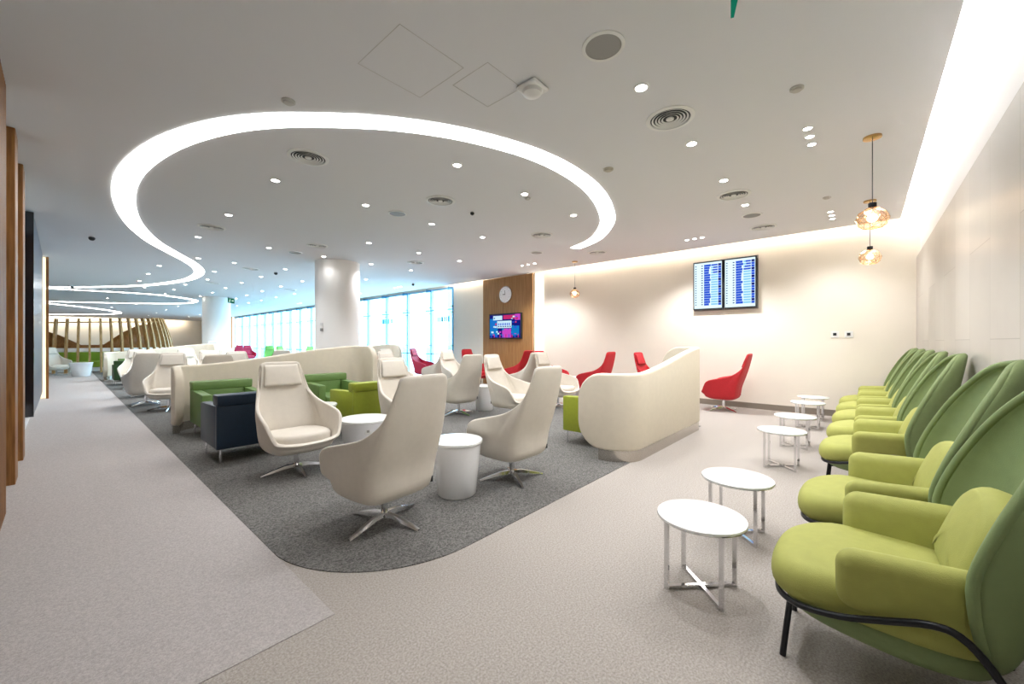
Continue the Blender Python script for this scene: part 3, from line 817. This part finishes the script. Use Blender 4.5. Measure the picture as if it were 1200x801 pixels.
# ------------------------------------------------------------------ curved upholstered screens
def screen(x0, x1, y, d, lab, h0=1.03, h1=1.32):
    """long side at y, wings of length .6 in direction d (+1/-1); low at x0, high at x1"""
    L_ = x1-x0; R = .3; W = .62; T = .11
    path = []
    n = 10
    for k in range(7): path.append((0, W-(W-R)*k/6))
    for k in range(1, n+1):
        a = PI/2*k/n; path.append((R-R*math.cos(a), R-R*math.sin(a)))
    for k in range(1, 21): path.append((R+(L_-2*R)*k/20, 0))
    for k in range(1, n+1):
        a = PI/2*k/n; path.append((L_-R+R*math.sin(a), R-R*math.cos(a)))
    for k in range(1, 7): path.append((L_, R+(W-R)*k/6))
    # arc length for end rounding
    P = [Vector((p[0], p[1], 0)) for p in path]; S = [0]
    for a, b_ in zip(P, P[1:]): S.append(S[-1]+(b_-a).length)
    tot = S[-1]; rr = .30
    ext = [(P[0]+(P[0]-P[1]).normalized()*0, 0)]
    # resample finely near the ends
    ss = [rr*(1-math.cos(PI/2*k/8)) for k in range(9)]
    ss = ss+[s for s in S if rr+.02 < s < tot-rr-.02]+[tot-s for s in reversed(ss)]
    def at(s):
        for i in range(len(S)-1):
            if s <= S[i+1]+1e-9:
                t = (s-S[i])/(S[i+1]-S[i]); return P[i].lerp(P[i+1], t), (P[i+1]-P[i]).normalized()
        return P[-1], (P[-1]-P[-2]).normalized()
    secs = []
    for s in ss:
        p, tg = at(s); nrm = Vector((tg.y, -tg.x, 0))     # outward
        e = min(s, tot-s); drop = 0
        if e < rr: drop = rr-math.sqrt(max(0, rr*rr-(rr-e)**2))
        fx = min(max((p.x-.35)/(L_-.55), 0), 1); fx = fx*fx*(3-2*fx)*.55+fx*.45
        h = h0+(h1-h0)*fx
        zt, zb = h-drop*.98, .125+drop*.98
        if zt-zb < .05: m_ = (zt+zb)/2; zt, zb = m_+.025, m_-.025
        th = T
        rb = min(.035, th*.45)
        sec = []
        cs = ((th/2-rb, zt-rb, 0), (-th/2+rb, zt-rb, PI/2), (-th/2+rb, zb+rb, PI), (th/2-rb, zb+rb, 3*PI/2))
        for ox, oz, a0 in cs:
            for k in range(4):
                a = a0+PI/2*k/3; sec.append((ox+rb*math.cos(a), oz+rb*math.sin(a)))
        secs.append([(p.x+nrm.x*o_, p.y+nrm.y*o_, z) for o_, z in sec])
    r_ = empty('curved_screen', (x0, y, 0), 0, lab, 'screen', 'cream upholstered screens')
    r_.scale = (1, 1, 1)
    f = lambda v: (v[0], v[1]*d, v[2])
    MB().grid([[f(v) for v in s] for s in secs], close_u=True, cap0=True, cap1=True).build('upholstered_panel', M['screen'], r_, 50)
    rows = [[], [], [], []]
    m0 = 0
    for s in [S_ for S_ in [rr*.9+(tot-1.8*rr)*k/60 for k in range(61)]]:
        p, tg = at(s); nrm = Vector((tg.y, -tg.x, 0))
        for i, (o_, z) in enumerate(((T/2-.012, 0), (T/2-.012, .14), (-T/2+.012, .14), (-T/2+.012, 0))):
            rows[i].append(f((p.x+nrm.x*o_, p.y+nrm.y*o_, z)))
    rows = [list(c) for c in zip(*rows)]
    MB().grid(rows, close_u=True, cap0=True, cap1=True).build('plinth', M['steel'], r_, 50)
screen(4.27, 6.98, 2.02, 1, 'cream curved screen on steel plinth in right foreground, rising to the right')
screen(1.16, 4.3, 8.2, -1, 'long cream curved screen behind the moss green and navy armchairs')
screen(1.05, 4.3, 21.0, -1, 'far cream curved screen at the end of the left aisle')
screen(4.75, 7.75, 12.6, -1, 'cream screen partly seen right of the big column')

# ------------------------------------------------------------------ tables
def drum(x, y, rt, rb, h, lab, z=.006, sock=None, g='white drum tables'):
    o = empty('drum_table', (x, y, z), 0, lab, 'table', g)
    MB().lathe([(rb-.01, 0), (rb, .012), (rb+(rt-.012-rb)*.5, h*.48), (rt-.012, h-.035), (rt-.016, h-.03)], 48).build('body', M['white_gloss'], o, 40)
    MB().lathe([(rt-.012, h-.029), (rt, h-.024), (rt, h-.006), (rt-.006, h)], 48).build('top', M['white_top'], o, 40)
    if sock is not None:
        a = math.radians(sock); rr = rt-.03
        s = MB().rbox(-.035, .035, -.006, .006, -.035, .035, .003, 1).box(-.014, .014, -.009, -.003, -.014, .014, 1).build('socket_plate', [M['white_plastic'], M['grey_plastic']], o)
        s.location = (rr*math.cos(a), rr*math.sin(a), h-.11); s.rotation_euler = (0, 0, a+PI/2)
drum(2.42, 2.82, .235, .175, .5, 'tall white drum table between the two nearest turned cream chairs')
drum(2.38, 4.42, .285, .21, .5, 'white drum table with socket plate right of forward-facing cream chair', sock=-112)
drum(2.47, 5.9, .235, .175, .5, 'white drum table peeking between navy and lime armchairs')
drum(5.77, 5.86, .235, .175, .5, 'white drum table right of the turned cream chair in the middle')
drum(8.7, 5.6, .25, .2, .5, 'white drum table between red chairs by the far wall')
drum(8.65, 8.35, .235, .18, .5, 'white drum table between red chairs in front of oak panel')
drum(6.3, 11.3, .26, .22, .5, 'white drum table below the small high screen right of column')
drum(.53, 23.9, .35, .26, .56, 'large white tapered tub table at far end of the walkway')

def make_side_table():
    o = empty('side_table', (0, 0, 0))
    MB().lathe([(.228, .392), (.235, .396), (.235, .400)], 48).build('rim', M['chrome'], o)
    MB().lathe([(.234, .400), (.235, .403), (.233, .412), (.228, .414)], 48).build('top', M['white_top'], o)
    q = .142
    for sx in (-1, 1):
        for sy in (-1, 1):
            MB().box(sx*q-.011, sx*q+.011, sy*q-.011, sy*q+.011, 0, .394).build('leg', M['chrome'], o)
    for s in (1, -1):
        n = Vector((1, s, 0)).normalized()*.011; p = Vector((-q, -s*q, 0)); e = Vector((q, s*q, 0)); pn = Vector((-n.y, n.x, 0))
        z0, z1 = (.0, .02) if s > 0 else (.001, .021)
        vs = [(a+b_*pn) for a in (p, e) for b_ in (-1, 1)]
        poly_ = [(vs[0].x, vs[0].y), (vs[1].x, vs[1].y), (vs[3].x, vs[3].y), (vs[2].x, vs[2].y)]
        MB().prism(poly_, z0, z1).build('cross_bar', M['chrome'], o)
    return o
st0 = make_side_table()
for i, (x, lab) in enumerate(((2.42, 'nearest round white side table on chrome legs before green chairs'),
                              (3.28, 'second round white side table, right behind the nearest one'),
                              (5.37, 'third round white side table from the camera, before green chairs'),
                              (6.52, 'fourth round white side table from the camera'),
                              (8.12, 'fifth round white side table, second closest to far wall'),
                              (9.0, 'round white side table farthest back, by the far wall baseboard'))):
    o = st0 if i == 0 else copy_tree(st0)
    o.location = (x, .70, 0); tag(o, lab, 'side table', 'round chrome side tables')

# ------------------------------------------------------------------ green wing chairs along the right wall (face +y); local y = world y + .1
def make_wing():
    o = empty('wing_chair', (0, 0, 0))
    wid = [(.27, .20), (.34, .32), (.42, .38), (.52, .415), (.65, .432), (.8, .428), (.95, .40), (1.08, .345), (1.18, .27), (1.24, .19), (1.275, .10), (1.29, .02)]
    back = [(.27, -.26), (.42, -.33), (.6, -.39), (.9, -.45), (1.29, -.52)]
    rim = [(.27, -.24), (.34, -.21), (.42, -.185), (.52, -.165), (.65, -.16), (.8, -.205), (.95, -.27), (1.08, -.335), (1.18, -.395), (1.24, -.435), (1.275, -.47), (1.29, -.515)]
    zs = [k[0] for k in interp([(w[0], 0, 0) for w in wid], 3)]
    rows = []; rimL, rimR = [], []
    def sm(tab, z): # smooth table
        pts = interp([(a, b_, 0) for a, b_ in tab], 8)
        return lerp_table([(p.x, p.y) for p in pts], z)
    for z in zs:
        w, yb, yr = sm(wid, z), sm(back, z), sm(rim, z)
        row = []
        for i in range(17):
            u = -1+i/8; a = u*PI/2
            row.append((w*math.sin(a), yb+(yr-yb)*(1-math.cos(a)), z))
        rows.append(row); rimL.append(row[0]); rimR.append(row[-1])
    sh = MB().grid(rows).build('wing_shell', M['wing_shell'], o, 60); solidify(sh, .036, 0); subsurf(sh, 1)
    path = rimL+list(reversed(rimR))
    MB().tube(path, .018, 8).build('edge_roll', M['wing_shell'], sh, 80)
    inner = [(x*.93, y+.005+(.03), z) for x, y, z in path if z > .4]
    # seat outline
    half = [(0, .445), (.12, .44), (.22, .415), (.305, .35), (.345, .25), (.36, .1), (.355, -.08), (.31, -.2), (.2, -.26), (0, -.28)]
    hp = [(p.x, p.y) for p in interp([(a, b_, 0) for a, b_ in half], 3)]
    ol = hp+[(-x, y) for x, y in reversed(hp[1:-1])]
    cushion([(x*.97, y-.01) for x, y in ol], .315, .475, .07, .015, lambda x, y, z: -.05*max(0, .2-y)*.6-.035*max(0, y-.22)/.2).build('seat_cushion', M['wing_seat'], o, 60)
    cushion([(x*.9, y*.93-.02) for x, y in ol], .225, .35, .06, 0, lambda x, y, z: .03*max(0, y)/.4).build('seat_shell', M['wing_shell'], o, 60)
    # back cushion
    hb = [(0, .40), (.10, .39), (.19, .345), (.25, .26), (.27, .14), (.265, .03), (.22, 0), (0, 0)]
    hq = [(p.x, p.y) for p in interp([(a, b_, 0) for a, b_ in hb], 3)]
    olb = hq+[(-x, y) for x, y in reversed(hq[1:-1])]
    cb = cushion(olb, 0, .15, .065, .02)
    th = math.radians(72)
    cb.v = [(x, -.13-y*math.cos(th)-(.15-z)*math.sin(th)+.02, .45+y*math.sin(th)-(.15-z)*math.cos(th)+.02) for x, y, z in cb.v]
    cb.build('back_cushion', M['wing_seat'], o, 60)
    for s in (-1, 1):
        def xf(v, s=s):
            t = (v.y+.30)/.56
            z = v.z-.035*max(0, (v.y-.02))/.2 if v.z > .5 else v.z+.05*max(0, -v.y)
            return (s*(v.x+.02*(v.z-.5)/.1-.03*max(0, t-.5)-.16*max(0, -.06-v.y)), v.y, z)
        MB().rbox(.30, .415, -.27, .185, .385, .648, .056, 5, 0, xf).build('armrest', M['wing_seat'], o, 60)
    half = [(0, .405, .288), (.14, .40, .288), (.235, .37, .292), (.315, .29, .31), (.365, .17, .35), (.405, .05, .41), (.43, -.06, .46), (.432, -.13, .455), (.42, -.2, .375), (.39, -.29, .2), (.35, -.37, .0)]
    hp = [tuple(p) for p in interp(half, 4)]
    MB().tube([(-x, y, z) for x, y, z in reversed(hp)]+hp[1:], .0125, 10).build('frame_rail', M['black'], o, 80)
    for s in (-1, 1):
        MB().tube([(s*.165, .345, .30), (s*.20, .375, .0)], .0125, 10).build('leg', M['black'], o)
    return o
wc0 = make_wing()
for i, (x, lab) in enumerate(((2.34, 'olive green winged chair nearest the camera, along the right wall'),
                              (3.33, 'second green winged chair from the camera, beside nearest one'),
                              (4.95, 'third green winged chair, first beyond the gap in the row'),
                              (5.97, 'fourth green winged chair from the camera along right wall'),
                              (6.98, 'middle-distance green winged chair, third from the far wall'),
                              (7.98, 'green winged chair second from the far wall'),
                              (8.98, 'green winged chair at far end of row, beside far wall'))):
    o = wc0 if i == 0 else copy_tree(wc0)
    o.location = (x, -.1, 0); tag(o, lab, 'armchair', 'green winged chairs along the right wall')

# ------------------------------------------------------------------ timber pavilion, counter, bench far left
pv = empty('timber_pavilion', (1.0, 30, 0), 0, 'curved timber rib pavilion at far left end of the hall', 'pavilion')
RX, RY = 3.3, 3.5
for k in range(34):
    a = math.radians(-195+k*6.4)
    f = (k/33); H = 2.2+.6*f; lean = .10+.65*f*f
    rib = []
    for j in range(9):
        t = j/8; rr = 1-lean*.28*t*t
        rib.append((RX*rr*math.cos(a), RY*rr*math.sin(a), H*t))
    tx, ty = -math.sin(a), math.cos(a); nx, ny = math.cos(a), math.sin(a)
    rows = [[(x+tx*q*.036+nx*p_*.08, y+ty*q*.036+ny*p_*.08, z) for q, p_ in ((-1, -1), (1, -1), (1, 1), (-1, 1))] for x, y, z in rib]
    MB().grid(rows, close_u=True, cap0=True, cap1=True).build('rib', M['rib'], pv, 0)
for zf in (.93,):
    pts = []
    for k in range(34):
        a = math.radians(-195+k*6.4); f = k/33; H = (2.2+.6*f)*zf; rr = 1-(.10+.65*f*f)*.28*zf*zf
        pts.append((RX*rr*math.cos(a), RY*rr*math.sin(a), H))
    MB().tube(pts, .03, 6).build('top_rail', M['rib'], pv)
iw = []
hs = [(-200, 2.0), (-125, 1.95), (-112, 1.7), (-98, 1.25), (-84, 1.25), (-70, 1.85), (-55, 2.25), (-40, 2.35), (25, 2.4)]
top_, bot_ = [], []
for k in range(60):
    d_ = -198+k*3.7; a = math.radians(d_); h = lerp_table(hs, d_); rr = .9
    bot_.append((RX*rr*math.cos(a), RY*rr*math.sin(a), 1.05)); sc = rr-.08*(h/2.4)
    top_.append((RX*sc*math.cos(a), RY*sc*math.sin(a), h))
w_ = MB().grid([bot_, top_]).build('inner_wall', M['rib_dark'], pv); solidify(w_, .05, 0)
cbr = []
for rr_, z in ((.97, .98), (.97, 1.12), (.80, 1.12), (.80, .98)):
    cbr.append([(RX*rr_*math.cos(math.radians(-195+k*3.6)), RY*rr_*math.sin(math.radians(-195+k*3.6)), z) for k in range(60)])
cbr.append(cbr[0])
MB().grid(cbr).build('counter_ledge', M['white_paint'], pv)
bn = empty('bench_seat', (.9, 27.75, 0), 0, 'green upholstered bench behind the timber ribs', 'bench')
MB().rbox(-2.6, 2.4, -.25, .35, .2, .48, .04, 2).build('seat', M['bench'], bn)
MB().rbox(-2.6, 2.4, .35, .55, .2, .92, .04, 2).build('backrest', M['bench'], bn)
MB().box(-2.5, 2.3, -.15, .45, 0, .2).build('plinth', M['white_paint'], bn)
for x, lab in ((.15, 'white rounded lamp behind timber ribs, left of a pair'), (1.0, 'white rounded lamp behind timber ribs, right of a pair')):
    o = empty('table_lamp', (x, 29.2, 0), 0, lab, 'lamp', 'white lamps behind the ribs')  # indistinct white rounded object, modelled as a stand with a rounded top
    MB().lathe([(.2, 0), (.2, .03), (.04, .06), (.04, .7)], 20).build('stand', M['white_plastic'], o)
    MB().lathe([(.08, .68), (.24, .75), (.3, .95), (.24, 1.15), (.1, 1.22)], 24).build('shade', M['white_plastic'], o)

# ------------------------------------------------------------------ lights
def area(loc, rot, sx, sy, power, col):
    l = bpy.data.lights.new('cove_light', 'AREA'); l.shape = 'RECTANGLE'; l.size = sx; l.size_y = sy; l.energy = power; l.color = col
    o = bpy.data.objects.new('cove_light', l); COL.objects.link(o); o.location = loc; o.rotation_euler = rot
    return o
# cove over the right wall: strip lying on the ceiling lip, shining up and towards the wall
area((2.9, YR+.27, CEIL+.10), (math.radians(-140), 0, 0), 13.0, .06, 62, (1, .99, .98))
# cove along the far wall
area((XF-.27, 3.4, CEIL+.10), (math.radians(140), 0, PI/2), 7.6, .05, 60, (1, .88, .74))
area((XF-.27, 10.6, CEIL+.10), (math.radians(140), 0, PI/2), 1.8, .05, 34, (1, .88, .74))
# end-wall cove
area((2, YE-.6, CEIL-.1), (math.radians(60), 0, 0), 12, .1, 50, (1, .88, .7))
W = bpy.data.worlds.new('sky'); SC.world = W; W.use_nodes = True
bg = W.node_tree.nodes['Background']; bg.inputs['Color'].default_value = (.60, .83, 1.0, 1); bg.inputs['Strength'].default_value = 4.0

# ------------------------------------------------------------------ camera
cam = bpy.data.cameras.new('camera'); co = bpy.data.objects.new('camera', cam); COL.objects.link(co)
cam.sensor_width = 36; cam.lens = 467/1200*36; cam.clip_start = .05; cam.clip_end = 300
co.location = (0, 0, 1.4); co.rotation_euler = (PI/2, 0, math.radians(41.5-90))
SC.camera = co
vs = SC.view_settings
vs.view_transform = 'Standard'; vs.look = 'None'; vs.gamma = 1; vs.use_curve_mapping = False; vs.exposure = 1.5
